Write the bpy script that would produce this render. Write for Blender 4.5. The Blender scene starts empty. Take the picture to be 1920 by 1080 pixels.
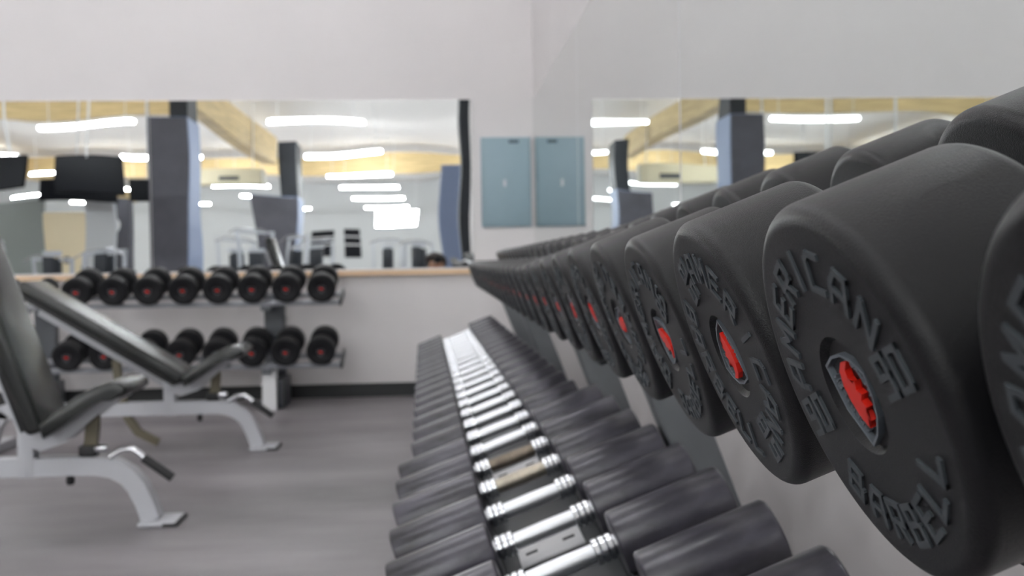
import bpy, bmesh, math, random
from mathutils import Vector, Matrix, Euler
from math import sin, cos, pi, radians

random.seed(7)
S = bpy.context.scene
COL = S.collection

# ------------------------------------------------------------------ camera, world, exposure
CAM_H = 0.95
YAW, PITCH, ROLL = radians(4.255), radians(1.599), 0.0158
cam_data = bpy.data.cameras.new('camera')
cam_data.sensor_width = 36.0
cam_data.lens = 36.0 * 1870.0 / 1920.0
cam_data.clip_start = 0.02
cam_data.clip_end = 200
cam_data.dof.use_dof = True
cam_data.dof.focus_distance = 0.65
cam_data.dof.aperture_fstop = 9.5
cam_data.dof.aperture_blades = 0
cam = bpy.data.objects.new('camera', cam_data)
COL.objects.link(cam)
fw = Vector((sin(YAW) * cos(PITCH), cos(YAW) * cos(PITCH), -sin(PITCH)))
rt = Vector((cos(YAW), -sin(YAW), 0))
dn = fw.cross(rt)
right = rt * cos(ROLL) + dn * sin(ROLL)
down = -rt * sin(ROLL) + dn * cos(ROLL)
m3 = Matrix((right, -down, -fw)).transposed()
cam.matrix_world = Matrix.Translation((0, 0, CAM_H)) @ m3.to_4x4()
S.camera = cam

world = bpy.data.worlds.new('world')
S.world = world
world.use_nodes = True
world.node_tree.nodes['Background'].inputs[0].default_value = (0.75, 0.8, 0.9, 1)
world.node_tree.nodes['Background'].inputs[1].default_value = 0.02

S.view_settings.view_transform = 'Standard'
S.view_settings.look = 'None'
S.view_settings.gamma = 1.0
S.view_settings.use_curve_mapping = False
S.view_settings.exposure = 0.80
LAMP_STRENGTH = 40.0
UPLIGHT_STRENGTH = 70.0
ALCOVE_DIM = 0.36

S.cycles.use_denoising = True
S.cycles.max_bounces = 9
S.cycles.diffuse_bounces = 5
S.cycles.glossy_bounces = 6
S.cycles.caustics_reflective = True
S.cycles.caustics_refractive = False
S.cycles.sample_clamp_indirect = 6.0
S.cycles.blur_glossy = 0.5


# ------------------------------------------------------------------ materials
def srgb(r, g, b):
    f = lambda c: (c / 255 / 12.92) if c / 255 <= 0.04045 else ((c / 255 + 0.055) / 1.055) ** 2.4
    return (f(r), f(g), f(b), 1)


MATS = {}


def mat(name, col, rough=0.5, metal=0.0, spec=0.5, emit=None, noise=None, bump=None, coat=0.0):
    """noise=(scale, amount, stretch) varies the colour; bump=(scale, strength, distance) fine relief"""
    m = bpy.data.materials.new(name)
    m.use_nodes = True
    nt = m.node_tree
    b = nt.nodes['Principled BSDF']
    b.inputs['Base Color'].default_value = col
    b.inputs['Roughness'].default_value = rough
    b.inputs['Metallic'].default_value = metal
    b.inputs['Specular IOR Level'].default_value = spec
    b.inputs['Coat Weight'].default_value = coat
    b.inputs['Coat Roughness'].default_value = 0.16
    if emit:
        b.inputs['Emission Color'].default_value = emit[0]
        b.inputs['Emission Strength'].default_value = emit[1]
    if noise or bump:
        tc = nt.nodes.new('ShaderNodeTexCoord')
    if noise:
        sc, amt, stretch = noise
        mp = nt.nodes.new('ShaderNodeMapping')
        mp.inputs['Scale'].default_value = stretch
        nz = nt.nodes.new('ShaderNodeTexNoise')
        nz.inputs['Scale'].default_value = sc
        nz.inputs['Detail'].default_value = 5
        nz.inputs['Roughness'].default_value = 0.6
        ramp = nt.nodes.new('ShaderNodeValToRGB')
        lo = tuple(max(0, c * (1 - amt)) for c in col[:3]) + (1,)
        hi = tuple(min(1, c * (1 + amt)) for c in col[:3]) + (1,)
        ramp.color_ramp.elements[0].position = 0.33
        ramp.color_ramp.elements[1].position = 0.67
        ramp.color_ramp.elements[0].color = lo
        ramp.color_ramp.elements[1].color = hi
        nt.links.new(tc.outputs['Object'], mp.inputs['Vector'])
        nt.links.new(mp.outputs['Vector'], nz.inputs['Vector'])
        nt.links.new(nz.outputs['Fac'], ramp.inputs['Fac'])
        nt.links.new(ramp.outputs['Color'], b.inputs['Base Color'])
    if bump:
        sc, st, dist = bump
        nz2 = nt.nodes.new('ShaderNodeTexNoise')
        nz2.inputs['Scale'].default_value = sc
        nz2.inputs['Detail'].default_value = 2
        bp = nt.nodes.new('ShaderNodeBump')
        bp.inputs['Strength'].default_value = st
        bp.inputs['Distance'].default_value = dist
        nt.links.new(tc.outputs['Object'], nz2.inputs['Vector'])
        nt.links.new(nz2.outputs['Fac'], bp.inputs['Height'])
        nt.links.new(bp.outputs['Normal'], b.inputs['Normal'])
    MATS[name] = m
    return m


mat('wall_paint', srgb(219, 215, 215), 0.75, noise=(1.3, 0.025, (1, 1, 1)), bump=(180, 0.08, 0.002))
mat('wall_hall', srgb(206, 208, 208), 0.8)
mat('wall_partition', srgb(150, 156, 152), 0.8)
mat('ceiling_white', srgb(238, 236, 232), 0.85)
mat('timber_beam', srgb(214, 190, 140), 0.6, noise=(3, 0.2, (0.3, 0.3, 4)))
mat('wood_ledge', srgb(222, 190, 156), 0.5, noise=(9, 0.12, (0.3, 3, 3)))
mat('black_rubber_base', srgb(22, 24, 26), 0.5)
mat('urethane', srgb(27, 27, 29), 0.35, spec=0.28, bump=(1200, 0.4, 0.001))
mat('rubber_dark', srgb(30, 30, 32), 0.5, spec=0.2)
mat('lettering', srgb(68, 73, 77), 0.36, spec=0.3)
mat('worn_rubber', srgb(66, 64, 72), 0.3, spec=0.55, noise=(14, 0.7, (0.5, 1, 1)), bump=(120, 0.05, 0.001))
mat('chrome', srgb(222, 224, 228), 0.16, metal=1.0)
mat('steel_handle', srgb(226, 228, 232), 0.34, metal=1.0, bump=(900, 0.3, 0.0008))
mat('rusty_handle', srgb(128, 118, 106), 0.5, metal=0.85, noise=(40, 0.25, (1, 1, 1)))
mat('tarnished_handle', srgb(176, 168, 154), 0.42, metal=0.9, noise=(40, 0.2, (1, 1, 1)))
mat('rack_steel', srgb(112, 115, 119), 0.42, metal=0.0, noise=(6, 0.08, (1, 1, 1)))
mat('rack_steel_mid', srgb(74, 77, 83), 0.45)
mat('rack_steel_dark', srgb(38, 41, 45), 0.4)
mat('tray_steel', srgb(150, 152, 158), 0.42, metal=0.3)
mat('plate_white', srgb(214, 214, 216), 0.45)
mat('slot_black', srgb(14, 14, 15), 0.6)
mat('emblem_red', srgb(226, 36, 20), 0.42)
mat('emblem_silver', srgb(126, 134, 142), 0.34, metal=0.5)
mat('emblem_black', srgb(24, 26, 28), 0.45, bump=(400, 0.4, 0.001))
mat('vinyl_black', srgb(33, 35, 34), 0.27, spec=0.45, coat=0.15, bump=(260, 0.05, 0.001))
mat('vinyl_edge', srgb(22, 23, 25), 0.4)
mat('bench_paint', srgb(186, 187, 192), 0.38)
mat('brass_arm', srgb(102, 96, 80), 0.5, metal=0.3)
mat('grip_rubber', srgb(28, 28, 30), 0.55)
mat('panel_blue', srgb(142, 164, 174), 0.5, noise=(2, 0.05, (1, 1, 1)))
mat('panel_label', srgb(66, 84, 92), 0.5)
mat('pillar_dark', srgb(84, 84, 92), 0.7, noise=(2, 0.12, (1, 1, 1)))
mat('pillar_lit_blue', srgb(132, 146, 176), 0.6)
mat('pillar_black', srgb(34, 38, 44), 0.6)
mat('door_cream', srgb(248, 232, 196), 0.5)
mat('dark_glass', srgb(14, 16, 22), 0.35, spec=0.12)
mat('tv_black', srgb(10, 11, 16), 0.4, spec=0.1)
mat('clock_white', srgb(238, 238, 236), 0.5)
mat('machine_white', srgb(196, 200, 206), 0.4)
mat('machine_dark', srgb(44, 48, 54), 0.5)
mat('duct_pale', srgb(214, 206, 178), 0.6)
mat('lamp_housing', srgb(236, 238, 238), 0.5)
mat('lamp_diffuser', (1, 1, 1, 1), 0.5, emit=((0.93, 0.97, 1.0, 1), LAMP_STRENGTH))
mat('lamp_uplight', (1, 1, 1, 1), 0.5, emit=((0.98, 0.98, 0.97, 1), UPLIGHT_STRENGTH))  # extra glow added to whiten the ceiling above the lamps
mat('lamp_diffuser_dim', (1, 1, 1, 1), 0.5, emit=((0.95, 0.97, 1.0, 1), LAMP_STRENGTH * ALCOVE_DIM))
mat('lamp_uplight_dim', (1, 1, 1, 1), 0.5, emit=((0.98, 0.98, 0.97, 1), UPLIGHT_STRENGTH * ALCOVE_DIM))
mat('skin', srgb(196, 150, 122), 0.5)
mat('hair', srgb(40, 28, 22), 0.5, noise=(60, 0.4, (1, 1, 0.3)), bump=(120, 0.5, 0.004))
mat('jacket', srgb(40, 42, 50), 0.8)
mat('jeans', srgb(44, 54, 76), 0.85)
mat('camera_body', srgb(20, 20, 21), 0.5)

# rubber gym floor: grey with scuffed, brushed streaks and fine flecks
mf = mat('rubber_floor', srgb(122, 119, 122), 0.46, spec=0.35)
nt = mf.node_tree
b = nt.nodes['Principled BSDF']
tc = nt.nodes.new('ShaderNodeTexCoord')
mp = nt.nodes.new('ShaderNodeMapping')
mp.inputs['Scale'].default_value = (0.55, 1.6, 1)
n1 = nt.nodes.new('ShaderNodeTexNoise')
n1.inputs['Scale'].default_value = 1.3
n1.inputs['Detail'].default_value = 7
n1.inputs['Roughness'].default_value = 0.62
r1 = nt.nodes.new('ShaderNodeValToRGB')
r1.color_ramp.elements[0].position = 0.3
r1.color_ramp.elements[1].position = 0.72
r1.color_ramp.elements[0].color = srgb(106, 102, 105)
r1.color_ramp.elements[1].color = srgb(148, 143, 146)
n2 = nt.nodes.new('ShaderNodeTexNoise')
n2.inputs['Scale'].default_value = 160
r2 = nt.nodes.new('ShaderNodeValToRGB')
r2.color_ramp.elements[0].position = 0.62
r2.color_ramp.elements[1].position = 0.7
r2.color_ramp.elements[0].color = (0, 0, 0, 1)
r2.color_ramp.elements[1].color = (0.35, 0.35, 0.35, 1)
mx = nt.nodes.new('ShaderNodeMixRGB')
mx.inputs[2].default_value = srgb(168, 164, 166)
nt.links.new(tc.outputs['Object'], mp.inputs['Vector'])
nt.links.new(mp.outputs['Vector'], n1.inputs['Vector'])
nt.links.new(n1.outputs['Fac'], r1.inputs['Fac'])
nt.links.new(tc.outputs['Object'], n2.inputs['Vector'])
nt.links.new(n2.outputs['Fac'], r2.inputs['Fac'])
nt.links.new(r1.outputs['Color'], mx.inputs[1])
nt.links.new(r2.outputs['Color'], mx.inputs[0])
nt.links.new(mx.outputs['Color'], b.inputs['Base Color'])
bp = nt.nodes.new('ShaderNodeBump')
bp.inputs['Strength'].default_value = 0.15
bp.inputs['Distance'].default_value = 0.002
nt.links.new(n2.outputs['Fac'], bp.inputs['Height'])
nt.links.new(bp.outputs['Normal'], b.inputs['Normal'])


# slightly wavy mirror glass
def mirror_mat(name, col, wave):
    m = bpy.data.materials.new(name)
    m.use_nodes = True
    nt = m.node_tree
    b = nt.nodes['Principled BSDF']
    b.inputs['Base Color'].default_value = col
    b.inputs['Metallic'].default_value = 1.0
    b.inputs['Roughness'].default_value = 0.0
    tc = nt.nodes.new('ShaderNodeTexCoord')
    nz = nt.nodes.new('ShaderNodeTexNoise')
    nz.inputs['Scale'].default_value = 1.7
    nz.inputs['Detail'].default_value = 0
    bp = nt.nodes.new('ShaderNodeBump')
    bp.inputs['Strength'].default_value = 1.0
    bp.inputs['Distance'].default_value = wave
    nt.links.new(tc.outputs['Object'], nz.inputs['Vector'])
    nt.links.new(nz.outputs['Fac'], bp.inputs['Height'])
    nt.links.new(bp.outputs['Normal'], b.inputs['Normal'])
    MATS[name] = m
    return m


mirror_mat('mirror_back', (0.90, 0.92, 0.92, 1), 0.0022)
mirror_mat('mirror_right', (0.69, 0.72, 0.71, 1), 0.0004)


# ------------------------------------------------------------------ mesh helpers
class MB:
    """collects geometry for ONE mesh object"""

    def __init__(self):
        self.bm = bmesh.new()

    def box(self, x0, x1, y0, y1, z0, z1, bevel=0.0, M=None, seg=2):
        r = bmesh.ops.create_cube(self.bm, size=1.0)
        vs = r['verts']
        T = Matrix.Translation(((x0 + x1) / 2, (y0 + y1) / 2, (z0 + z1) / 2)) @ Matrix.Diagonal(
            (abs(x1 - x0), abs(y1 - y0), abs(z1 - z0), 1))
        if M is not None:
            T = M @ T
        bmesh.ops.transform(self.bm, matrix=T, verts=vs)
        if bevel > 0:
            es = list({e for v in vs for e in v.link_edges})
            bmesh.ops.bevel(self.bm, geom=es, offset=bevel, segments=seg, affect='EDGES', profile=0.5)
        return self

    def lathe(self, prof, n=40, M=None, axis='x'):
        """prof: list of (axial, radius); ends close when radius is 0"""
        rings = []
        for (a, r) in prof:
            if r <= 1e-6:
                rings.append([self.bm.verts.new(self._ax(a, 0, 0, axis, M))])
            else:
                rings.append([self.bm.verts.new(self._ax(a, r * cos(2 * pi * k / n), r * sin(2 * pi * k / n), axis, M))
                              for k in range(n)])
        for A, B in zip(rings, rings[1:]):
            for k in range(n):
                k2 = (k + 1) % n
                if len(A) == 1 and len(B) == 1:
                    continue
                if len(A) == 1:
                    f = (A[0], B[k2], B[k])
                elif len(B) == 1:
                    f = (A[k], A[k2], B[0])
                else:
                    f = (A[k], A[k2], B[k2], B[k])
                try:
                    self.bm.faces.new(f)
                except ValueError:
                    pass
        return self

    def _ax(self, a, p, q, axis, M):
        v = {'x': Vector((a, p, q)), 'y': Vector((q, a, p)), 'z': Vector((p, q, a))}[axis]
        return M @ v if M is not None else v

    def tube(self, pts, r, n=10, square=None, closed=False):
        """sweep a round (r) or rectangular square=(w, h) section along pts"""
        pts = [Vector(p) for p in pts]
        rings = []
        up0 = Vector((0, 1, 0))
        prev = None
        for i, p in enumerate(pts):
            if i == 0:
                d = pts[1] - p
            elif i == len(pts) - 1:
                d = p - pts[i - 1]
            else:
                d = (pts[i + 1] - p).normalized() + (p - pts[i - 1]).normalized()
            d.normalize()
            if prev is None:
                ref = up0 if abs(d.dot(up0)) < 0.9 else Vector((1, 0, 0))
                s = ref.cross(d).normalized()
            else:
                s = (prev - d * prev.dot(d)).normalized()
            prev = s
            t = d.cross(s)
            rr = r[i] if isinstance(r, (list, tuple)) else r
            if square:
                w, h = square
                off = [s * (a * h / 2) + t * (c * w / 2) for a, c in ((1, 1), (1, -1), (-1, -1), (-1, 1))]
            else:
                off = [s * (rr * cos(2 * pi * k / n)) + t * (rr * sin(2 * pi * k / n)) for k in range(n)]
            rings.append([self.bm.verts.new(p + o) for o in off])
        m = len(rings[0])
        for A, B in zip(rings, rings[1:]):
            for k in range(m):
                self.bm.faces.new((A[k], A[(k + 1) % m], B[(k + 1) % m], B[k]))
        self.bm.faces.new(rings[0][::-1])
        self.bm.faces.new(rings[-1])
        return self

    def prism(self, poly, fn, d0, d1):
        """extrude 2D polygon; fn(u, v, w) -> xyz"""
        A = [self.bm.verts.new(fn(u, v, d0)) for u, v in poly]
        B = [self.bm.verts.new(fn(u, v, d1)) for u, v in poly]
        n = len(poly)
        fs = [self.bm.faces.new(A[::-1]), self.bm.faces.new(B)]
        for k in range(n):
            self.bm.faces.new((A[k], A[(k + 1) % n], B[(k + 1) % n], B[k]))
        bmesh.ops.triangulate(self.bm, faces=fs)
        return self

    def build(self, name, material, parent=None, smooth=True, angle=38, loc=None, rot=None):
        bmesh.ops.recalc_face_normals(self.bm, faces=self.bm.faces)
        me = bpy.data.meshes.new(name)
        self.bm.to_mesh(me)
        self.bm.free()
        me.materials.append(MATS[material])
        if smooth:
            me.polygons.foreach_set('use_smooth', [True] * len(me.polygons))
            me.set_sharp_from_angle(angle=radians(angle))
        return link(name, me, parent, loc, rot)


def link(name, me, parent=None, loc=None, rot=None):
    o = bpy.data.objects.new(name, me)
    COL.objects.link(o)
    if parent is not None:
        o.parent = parent
    if loc is not None:
        o.location = loc
    if rot is not None:
        o.rotation_euler = rot
    return o


def thing(name, label, cat, loc=(0, 0, 0), rot=(0, 0, 0), group=None):
    o = bpy.data.objects.new(name, None)
    o.empty_display_size = 0.05
    COL.objects.link(o)
    o.location = loc
    o.rotation_euler = rot
    tag(o, label, cat, group)
    return o


def tag(o, label, cat, group=None):
    o['label'] = label
    o['category'] = cat
    if group:
        o['group'] = group
    return o


def struct(o, label=None):
    o['kind'] = 'structure'
    if label:
        o['label'] = label
    return o


def copy_tree(o, parent=None):
    c = o.copy()
    COL.objects.link(c)
    if parent is not None:
        c.parent = parent
    for ch in list(o.children):
        copy_tree(ch, c)
    return c


ORD = ['first', 'second', 'third', 'fourth', 'fifth', 'sixth', 'seventh', 'eighth', 'ninth', 'tenth', 'eleventh',
       'twelfth', 'thirteenth', 'fourteenth', 'fifteenth', 'sixteenth', 'seventeenth', 'eighteenth', 'nineteenth',
       'twentieth', 'twenty-first', 'twenty-second', 'twenty-third', 'twenty-fourth', 'twenty-fifth', 'twenty-sixth',
       'twenty-seventh', 'twenty-eighth', 'twenty-ninth', 'thirtieth', 'thirty-first', 'thirty-second']

# ------------------------------------------------------------------ the setting
WALL_Y, WALL_X = 7.10, 0.70
HALL_X0, HALL_X1, HALL_Y0 = -38.0, 9.0, -52.0
CEIL = 6.4
OPEN_Y = -5.3

struct(MB().box(HALL_X0, HALL_X1, HALL_Y0, WALL_Y + 0.2, -0.1, 0).build('floor', 'rubber_floor', smooth=False))
struct(MB().box(HALL_X0, HALL_X1, HALL_Y0, WALL_Y + 0.2, CEIL, CEIL + 0.15).build('ceiling', 'ceiling_white', smooth=False))
struct(MB().box(HALL_X0, WALL_X + 0.2, WALL_Y, WALL_Y + 0.2, 0, CEIL).build('wall_back', 'wall_paint', smooth=False))
struct(MB().box(WALL_X, WALL_X + 0.2, OPEN_Y, WALL_Y, 0, CEIL).build('wall_right', 'wall_paint', smooth=False))
struct(MB().box(WALL_X + 0.2, HALL_X1, OPEN_Y, OPEN_Y + 0.2, 0, CEIL).build('wall_return', 'wall_hall', smooth=False))
struct(MB().box(HALL_X1, HALL_X1 + 0.2, HALL_Y0, OPEN_Y + 0.2, 0, CEIL).build('wall_hall_right', 'wall_hall', smooth=False))
struct(MB().box(HALL_X0 - 0.2, HALL_X0, HALL_Y0, WALL_Y + 0.2, 0, CEIL).build('wall_hall_left', 'wall_hall', smooth=False))
struct(MB().box(HALL_X0, HALL_X1, HALL_Y0 - 0.2, HALL_Y0, 0, CEIL).build('wall_far', 'wall_hall', smooth=False))
struct(MB().box(HALL_X0, WALL_X - 0.001, WALL_Y - 0.012, WALL_Y, 0, 0.096, 0.003).build('baseboard_back', 'black_rubber_base', smooth=False))
struct(MB().box(WALL_X - 0.012, WALL_X, OPEN_Y, WALL_Y - 0.012, 0, 0.096, 0.003).build('baseboard_right', 'black_rubber_base', smooth=False))

# mirror ledge along the back wall
lg = MB().box(-4.3, 0.275, WALL_Y - 0.045, WALL_Y, 0.858, 0.893, 0.003).build('trim_1', 'wood_ledge', smooth=False)
struct(lg, 'narrow wooden ledge under the back wall mirror')
MB().box(-4.3, 0.275, WALL_Y - 0.03, WALL_Y, 0.893, 0.905, 0.002).build('top_strip', 'plate_white', lg, smooth=False)

# ------------------------------------------------------------------ wall mirrors
mb_ = thing('wall_mirror', 'long horizontal mirror on the back wall reflecting the bright hall', 'mirror', (-2.0, WALL_Y, 0.905))
for x0, x1 in ((-1.968, 0.262), (-4.2, -1.972)):
    MB().box(x0 + 2.0, x1 + 2.0, -0.008, -0.001, 0.0, 1.186, 0.0).build('mirror_pane', 'mirror_back', mb_, smooth=False)
mr_ = thing('wall_mirror', 'large mirror covering the right wall behind the long dumbbell rack', 'mirror', (WALL_X, 3.0, 0.905))
ys = [7.085, 4.84, 2.79, 0.74, -1.31, -3.36]
for a, c in zip(ys, ys[1:]):
    MB().box(-0.008, -0.001, c + 0.0045 - 3.0, a - 0.0045 - 3.0, 0.0, 1.186).build('mirror_pane', 'mirror_right', mr_, smooth=False)
for k, y in enumerate(ys[1:4]):
    MB().box(-0.0085, -0.001, y - 0.0045 - 3.0, y + 0.0045 - 3.0, 0.0, 1.186).build('seam_strip', 'plate_white', mr_, smooth=False)

# ------------------------------------------------------------------ electrical panel
ep = thing('electrical_panel', 'blue-grey metal electrical panel door on back wall beside the mirror', 'panel', (0.4985, WALL_Y, 1.187))
MB().box(-0.1775, 0.1775, -0.016, 0, 0.0, 0.636, 0.004).build('frame', 'panel_blue', ep)
MB().box(-0.165, 0.165, -0.022, -0.016, 0.012, 0.624, 0.003).build('door', 'panel_blue', ep)
MB().box(0.02, 0.092, -0.0235, -0.022, 0.592, 0.616).build('label_plate', 'panel_label', ep)
MB().box(-0.02, -0.002, -0.034, -0.022, 0.285, 0.335, 0.004).build('latch', 'plate_white', ep)
MB().box(-0.172, -0.166, -0.024, -0.016, 0.08, 0.55, 0.001).build('hinge', 'panel_blue', ep)

# ------------------------------------------------------------------ block lettering (strokes on a 1 x 1.3 cell)
G = {
    'A': [[(0, 0), (0, 0.75), (0.32, 1.3), (1, 1.3), (1, 0)], [(0, 0.5), (1, 0.5)]],
    'M': [[(0, 0), (0, 1.3), (0.5, 0.55), (1, 1.3), (1, 0)]],
    'E': [[(1, 1.3), (0, 1.3), (0, 0), (1, 0)], [(0, 0.65), (0.85, 0.65)]],
    'R': [[(0, 0), (0, 1.3), (1, 1.3), (1, 0.6), (0, 0.6)], [(0.45, 0.6), (1, 0)]],
    'I': [[(0.5, 0), (0.5, 1.3)]],
    'C': [[(1, 1.3), (0.25, 1.3), (0, 1.05), (0, 0), (1, 0)]],
    'N': [[(0, 0), (0, 1.3), (1, 0), (1, 1.3)]],
    'B': [[(0, 0), (0, 1.3), (0.85, 1.3), (0.85, 0.68), (0, 0.68)], [(0.85, 0.68), (1, 0.6), (1, 0), (0, 0)]],
    'L': [[(0, 1.3), (0, 0), (1, 0)]],
    '0': [[(0, 0), (0, 1.3), (1, 1.3), (1, 0), (0, 0)]],
    '2': [[(0, 1.3), (1, 1.3), (1, 0.65), (0, 0.65), (0, 0), (1, 0)]],
    '3': [[(0, 1.3), (1, 1.3), (1, 0), (0, 0)], [(0.2, 0.65), (1, 0.65)]],
    '4': [[(0, 1.3), (0, 0.5), (1, 0.5)], [(0.8, 1.3), (0.8, 0)]],
    '5': [[(1, 1.3), (0, 1.3), (0, 0.68), (1, 0.68), (1, 0), (0, 0)]],
    '6': [[(1, 1.3), (0, 1.3), (0, 0), (1, 0), (1, 0.65), (0, 0.65)]],
    '7': [[(0, 1.3), (1, 1.3), (0.4, 0)]],
    '8': [[(0, 0), (0, 1.3), (1, 1.3), (1, 0), (0, 0)], [(0, 0.65), (1, 0.65)]],
    '9': [[(1, 0.65), (0, 0.65), (0, 1.3), (1, 1.3), (1, 0), (0, 0)]],
}


def glyph(mb, ch, fn, w, h, th, d0, d1):
    """strokes of one character, centred on (0,0); w, h = cell size, th = stroke width"""
    lift = 0.0
    for line in G[ch]:
        pts = [((x - 0.5) * (w - th), (y / 1.3 - 0.5) * (h - th)) for x, y in line]
        for (x0, y0), (x1, y1) in zip(pts, pts[1:]):
            dx, dy = x1 - x0, y1 - y0
            L = math.hypot(dx, dy)
            if L < 1e-9:
                continue
            ex, ey = dx / L * th * 0.5, dy / L * th * 0.5
            nx, ny = -ey, ex
            poly = [(x0 - ex + nx, y0 - ey + ny), (x0 - ex - nx, y0 - ey - ny), (x1 + ex - nx, y1 + ey - ny), (x1 + ex + nx, y1 + ey + ny)]
            lift += 0.000035 * h / 0.022
            A = [mb.bm.verts.new(fn(u, v, d0)) for u, v in poly]
            B = [mb.bm.verts.new(fn(u, v, d1 + lift)) for u, v in poly]
            mb.bm.faces.new(B)
            for k in range(4):
                mb.bm.faces.new((A[k], A[(k + 1) % 4], B[(k + 1) % 4], B[k]))


def lettering_mesh(weight, R, xface):
    """AMERICAN over the top, BARBELL round the bottom, the weight at both sides; on the -x face"""
    mb = MB()
    k = R / 0.0995
    rc, w, h, th, ht = 0.0672 * k, 0.0158 * k, 0.0222 * k, 0.0034 * k, 0.0013

    def put(ch, ang, flip, rad, ww, upright=False):
        a = radians(ang)

        def fn(u, v, d):
            if upright:
                U, V = rad * cos(a) + u, rad * sin(a) + v
            else:
                # letter up = outward (top arc) or inward (bottom arc)
                ox, oy = cos(a), sin(a)
                if flip:
                    ox, oy = -ox, -oy
                rx, ry = oy, -ox
                U = rad * cos(a) + rx * u + ox * v
                V = rad * sin(a) + ry * u + oy * v
            return Vector((xface - d, -U, V))
        glyph(mb, ch, fn, ww, h, th, -0.0004, ht)

    word = 'AMERICAN'
    for j, ch in enumerate(word):
        put(ch, 90 + 69 - j * 138 / 7, False, rc, w * 1.05)
    word = 'BARBELL'
    for j, ch in enumerate(word):
        put(ch, -90 - 53 + j * 106 / 6, True, rc, w)
    txt = str(weight)
    for side in (-1, 1):
        for j, ch in enumerate(txt):
            a = 0.0635 * k * side + (j - (len(txt) - 1) / 2) * 0.0185 * k

            def fn(u, v, d, a=a):
                return Vector((xface - d, -(a + u), v))
            glyph(mb, ch, fn, w * 0.9, h * 1.0, th, -0.0004, ht)
    return mb


SHIELD = [(-0.0235, 0.0135), (-0.012, 0.0165), (0, 0.0195), (0.012, 0.0165), (0.0235, 0.0135), (0.0225, 0.0), (0.018, -0.012),
          (0.010, -0.021), (0.0, -0.027), (-0.010, -0.021), (-0.018, -0.012), (-0.0225, 0.0)]
EAGLE = [(u * 0.95, v * 0.95 - 0.0025) for u, v in (
    (-0.018, 0.0065), (-0.010, 0.0098), (0.0, 0.0100), (0.008, 0.0078), (0.014, 0.002), (0.0158, -0.006), (0.0128, -0.0128),
    (0.0112, -0.0058), (0.0075, -0.0032), (0.0035, -0.0045), (0.0030, -0.0095), (-0.0005, -0.0050), (-0.0045, -0.0085),
    (-0.0058, -0.0032), (-0.0105, -0.0050), (-0.0105, 0.0000), (-0.0165, -0.0005), (-0.0135, 0.0030))]


def emblem_fn(x0, s):
    return lambda u, v, d: Vector((x0 - d, -u * s, v * s))


def emblem_meshes(x0, s):
    """shield rim, small raised marks and the red eagle head, on the -x side at plane x0"""
    fn = emblem_fn(x0, s)
    rim = MB()
    n = len(SHIELD)
    inner = [(u * 0.93, v * 0.93) for u, v in SHIELD]
    for k in range(n):
        k2 = (k + 1) % n
        quad = [SHIELD[k], SHIELD[k2], inner[k2], inner[k]]
        A = [rim.bm.verts.new(fn(u, v, 0)) for u, v in quad]
        B = [rim.bm.verts.new(fn(u, v, 0.0034)) for u, v in quad]
        rim.bm.faces.new(B)
        for j in range(4):
            rim.bm.faces.new((A[j], A[(j + 1) % 4], B[(j + 1) % 4], B[j]))
    for j, ch in enumerate('AMERICAN'):
        u0 = -0.0145 + j * 0.029 / 7
        v0 = 0.0132 - abs(u0) * 0.10

        def f2(u, v, d, u0=u0, v0=v0):
            return fn(u0 + u, v0 + v, d)
        glyph(rim, ch, f2, 0.0033, 0.0036, 0.0007, 0, 0.0026)
    for j, ch in enumerate('BARBELL'):
        a = radians(-62 - j * 9)
        u0, v0 = 0.0178 * cos(a) + 0.001, 0.0215 * sin(a) + 0.002

        def f3(u, v, d, u0=u0, v0=v0):
            return fn(u0 + u, v0 + v, d)
        glyph(rim, ch, f3, 0.0026, 0.0030, 0.0006, 0, 0.0026)
    red = MB().prism(EAGLE, fn, 0.0, 0.0036)
    return rim, red


# ------------------------------------------------------------------ long rack: upper tier dumbbells
TILT = 0.364
AX = Vector((cos(TILT), 0, sin(TILT)))
UP = Vector((-sin(TILT), 0, cos(TILT)))
FACE0 = Vector((0.2035, 0.478, CAM_H - 0.0697))
STEP = 0.21
GAP = 0.129


def head_profile(R, L, b, recess_r, recess_d, inner_r):
    """profile from the outer face (axial 0) to the inner face (axial L)"""
    p = [(recess_d, 0.0), (recess_d, recess_r * 0.93), (recess_d * 0.45, recess_r * 0.985), (0.0002, recess_r + 0.0008)]
    p += [(0.0, R - b - 0.001)]
    for k in range(0, 8):
        a = k / 7 * pi / 2
        p.append((b - b * cos(a), R - b + b * sin(a)))
    for k in range(0, 8):
        a = k / 7 * pi / 2
        p.append((L - b + b * sin(a), R - b + b * cos(a)))
    p += [(L, inner_r), (L, 0.0)]
    return p


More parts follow.
